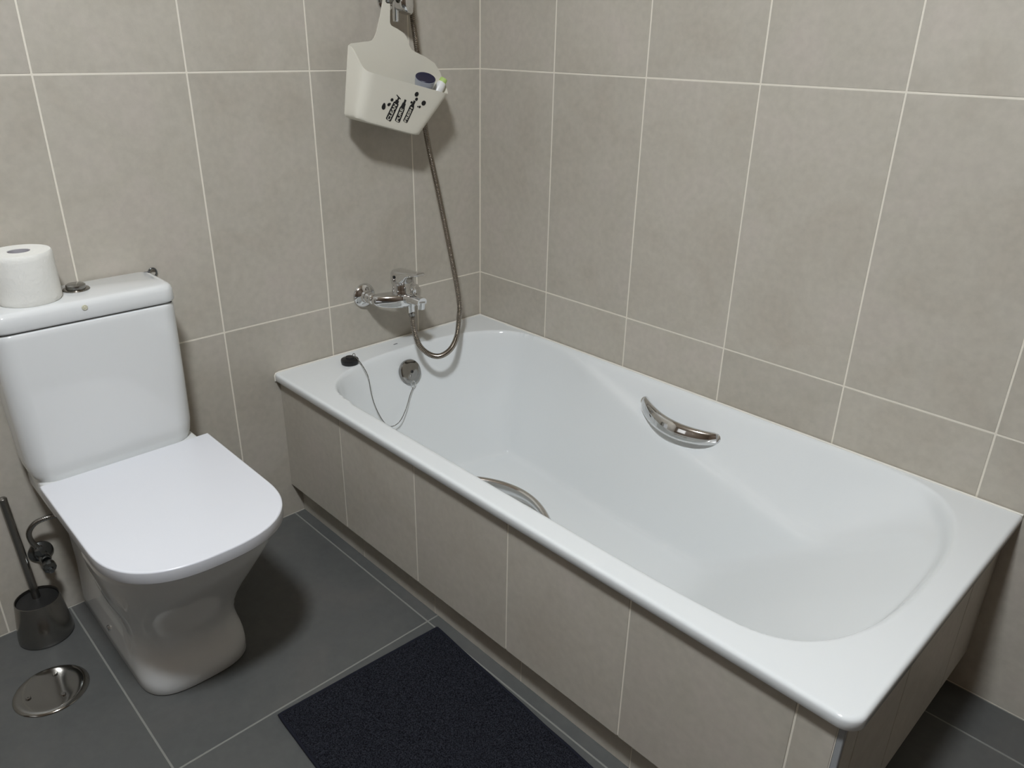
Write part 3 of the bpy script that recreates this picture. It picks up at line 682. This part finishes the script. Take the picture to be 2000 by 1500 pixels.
cl_lid = loft('cistern_lid', lidr, 'ceramic', toi, ang=60)
keep(from_bm('lid_shadow_gap', box_bm(0.014, 0.138, CY - 0.165, CY + 0.165, 0.738, 0.742), 'black_plastic'), toi)
lathe('flush_button', [(0.0255, 0.0), (0.026, 0.0015), (0.0245, 0.0035), (0.020, 0.0045), (0.0192, 0.0045), (0.0188, 0.0105), (0.0165, 0.0125), (0, 0.0134)], 'dark_chrome', toi, (0.060, -1.172, 0.7795), (0, 0, 1), 40)
lathe('bumper', [(0.0055, 0.0), (0.0055, 0.0012), (0.0045, 0.0018), (0.0030, 0.0012), (0.0022, 0.0020), (0, 0.0022)], 'bumper', toi, (0.1505, -1.186, 0.767), (1, 0, 0), 24)
box('maker_mark', 0.0185, 0.0215, -1.021, -1.007, 0.7797, 0.7803, 'mark', toi)
lathe('screw_cap', [(0.0075, -0.004), (0.0075, 0.002), (0.0060, 0.0035), (0, 0.004)], 'chrome', toi, (0.205, -1.2915, 0.052), (0, -1, 0), 24)
for yy in (TY - 0.075, TY + 0.075): lathe('hinge', [(0.009, -0.022), (0.009, 0.022)], 'chrome', toi, (0.186, yy, 0.4075), (0, 1, 0), 20)

# toilet roll on the cistern
roll = thing('toilet_roll', 'white toilet paper roll standing on the cistern lid', 'toilet roll', (0.070, -1.262, 0.780))
RO = Vector((0.0745, -1.2600, 0.7803))
lathe('paper', [(0.0205, 0.0), (0.054, 0.0), (0.0560, 0.003), (0.0570, 0.012), (0.0568, 0.086), (0.0562, 0.095), (0.054, 0.0985), (0.0205, 0.0985), (0.0200, 0.0985), (0.0200, 0.0)], 'paper', roll, RO, (0, 0, 1), 72, 50)
lathe('core', [(0.0199, 0.0005), (0.0199, 0.0975), (0.0186, 0.0975), (0.0186, 0.0005)], 'card', roll, RO, (0, 0, 1), 40, 50)
# small ring clip on the wall just behind the cistern corner
clip = tag(tube('wall_ring', [Vector((0.004 + 0.002 * math.sin(q), -0.9975 + 0.009 * math.cos(q), 0.7715 + 0.0105 * math.sin(q))) for q in np.linspace(0, 2 * PI, 29)], 0.0020, 'valve', None, 8), 'small grey ring fixed to the wall behind the cistern corner', 'ring')

# ------------------------------------------------------------------ water supply: angle valve and braided hose
val = thing('angle_valve', 'small chrome angle valve on the wall behind the toilet brush', 'valve', (0.0, -1.350, 0.175))
lathe('wall_flange', [(0.026, 0), (0.026, 0.003), (0.018, 0.010), (0.012, 0.012)], 'valve', val, (0.0005, -1.350, 0.178), (1, 0, 0), 28)
lathe('valve_body', [(0.010, 0.008), (0.0105, 0.012), (0.0115, 0.028), (0.0115, 0.044), (0.009, 0.048)], 'valve', val, (0, -1.350, 0.178), (1, 0, 0), 24)
lathe('valve_handle', [(0.005, 0.046), (0.005, 0.052), (0.013, 0.054), (0.0145, 0.060), (0.0135, 0.070), (0.006, 0.073), (0.006, 0.082), (0, 0.083)], 'valve', val, (0, -1.350, 0.178), (1, 0, -0.12), 10, 20)
lathe('outlet_nut', [(0.0075, 0.0), (0.0075, 0.008), (0.0105, 0.009), (0.0105, 0.022), (0.007, 0.026)], 'valve', val, (0.034, -1.352, 0.186), (0, -0.25, 1), 6, 20)
sup = thing('supply_hose', 'braided steel water hose curving up into the toilet', 'hose', (0.034, -1.358, 0.21))
pp = resample(spline([(0.034, -1.358, 0.209), (0.034, -1.366, 0.232), (0.037, -1.366, 0.256), (0.043, -1.352, 0.276), (0.050, -1.330, 0.284), (0.056, -1.300, 0.284), (0.060, -1.262, 0.290)], 30), 0.0012)
tube('braid', pp, [0.0058 + 0.0003 * math.sin(i * 2.1) for i in range(len(pp))], 'brushed', sup, 14)

# ------------------------------------------------------------------ toilet brush
br = thing('toilet_brush', 'toilet brush with a steel rod handle in a brushed metal holder', 'toilet brush', (0.056, -1.390, 0.0))
BC = Vector((0.0600, -1.3890, 0.0))
lathe('holder', [(0, 0.0), (0.054, 0.0), (0.0565, 0.003), (0.0565, 0.012), (0.0455, 0.100), (0.0450, 0.102), (0.0435, 0.102), (0.0425, 0.099), (0.0525, 0.012), (0.0500, 0.006), (0, 0.006)], 'brushed', br, BC, (0, 0, 1), 56, 40)
lathe('inner_cup', [(0.0418, 0.096), (0.0445, 0.040), (0, 0.036)], 'black_plastic', br, BC, (0, 0, 1), 40)
rod0 = Vector((0.050, -1.386, 0.045)); rod1 = Vector((0.030, -1.3945, 0.352))
tube('rod', [rod0, rod0.lerp(rod1, 0.5), rod1], 0.0085, 'brushed', br, 20)
lathe('rod_cap', [(0.0088, -0.006), (0.0088, 0.0), (0.006, 0.003), (0, 0.004)], 'brushed', br, rod1, rod1 - rod0, 20)
lathe('brush_head', [(0.0, 0.0), (0.020, 0.004), (0.027, 0.02), (0.027, 0.045), (0.014, 0.060), (0, 0.062)], 'black_plastic', br, BC + Vector((-0.006, 0.002, 0.012)), (0, 0, 1), 20)

# ------------------------------------------------------------------ floor cover plate
fc = thing('drain_cover', 'round polished steel cover plate with three screws set on the floor', 'drain cover', (0.252, -1.432, 0.0))
FO = Vector((0.2525, -1.4320, 0.0))
lathe('plate', [(0, 0.0), (0.0705, 0.0), (0.0715, 0.001), (0.0700, 0.0032), (0.0660, 0.0045), (0.060, 0.0047), (0.050, 0.0041), (0.030, 0.0038), (0, 0.0037)], 'dark_chrome', fc, FO, (0, 0, 1), 72, 60)
for x, y in ((0.213, -1.414), (0.286, -1.418), (0.249, -1.474)):
    lathe('screw', [(0.0052, 0.0), (0.0052, 0.0020), (0.0040, 0.0034), (0.0016, 0.0034), (0.0012, 0.0024), (0, 0.0024)], 'dark_chrome', fc, (x, y, 0.0036), (0, 0, 1), 18)

# ------------------------------------------------------------------ bath mat
mt = thing('bath_mat', 'dark navy terry bath mat lying on the floor beside the tub', 'mat', (0.98, -0.93, 0.0))
c0, cx_, cy_ = Vector((0.659, -0.722)), Vector((0.640, -1.116)) - Vector((0.659, -0.722)), Vector((1.330, -0.7540)) - Vector((0.659, -0.722))
nu, nv = 210, 340; V = []; Fc = []
for i in range(nu):
    for j in range(nv):
        u, v = i / (nu - 1), j / (nv - 1)
        p = c0 + cx_ * u + cy_ * v
        edge = min(u * 0.395, (1 - u) * 0.395, v * 0.67, (1 - v) * 0.67)
        e = min(1, edge / 0.010); base = 0.0015 + 0.0065 * math.sqrt(1 - (1 - e) ** 2)
        tuft = noise.noise(Vector((p.x * 290, p.y * 290, 0.0))) * 0.0018 + noise.noise(Vector((p.x * 110, p.y * 110, 3.0))) * 0.0012
        w = math.exp(-((v - 0.55) / 0.16) ** 2)
        rip = 0.0036 * w * math.sin((p.x * 0.92 + p.y * 0.42) * 2 * PI / 0.062) * (0.5 + 0.5 * noise.noise(Vector((p.x * 9, p.y * 9, 1))))
        V.append((p.x, p.y, base + (tuft + rip) * e))
for i in range(nu - 1):
    for j in range(nv - 1): Fc.append((i * nv + j, (i + 1) * nv + j, (i + 1) * nv + j + 1, i * nv + j + 1))
o = add('terry_top', V, Fc, 'mat', fix=True); keep(o, mt)
q = [c0, c0 + cx_, c0 + cx_ + cy_, c0 + cy_, c0]
hemp = []
for a, b in zip(q, q[1:]):
    for k in range(40):
        p = a.lerp(b, k / 40); wob = 0.0012 * noise.noise(Vector((p.x * 14, p.y * 14, 7))); hemp.append(Vector((p.x + wob, p.y + wob, 0.0040)))
hemp.append(hemp[0])
tube('hem', hemp, 0.0036, 'hem', mt, 8)
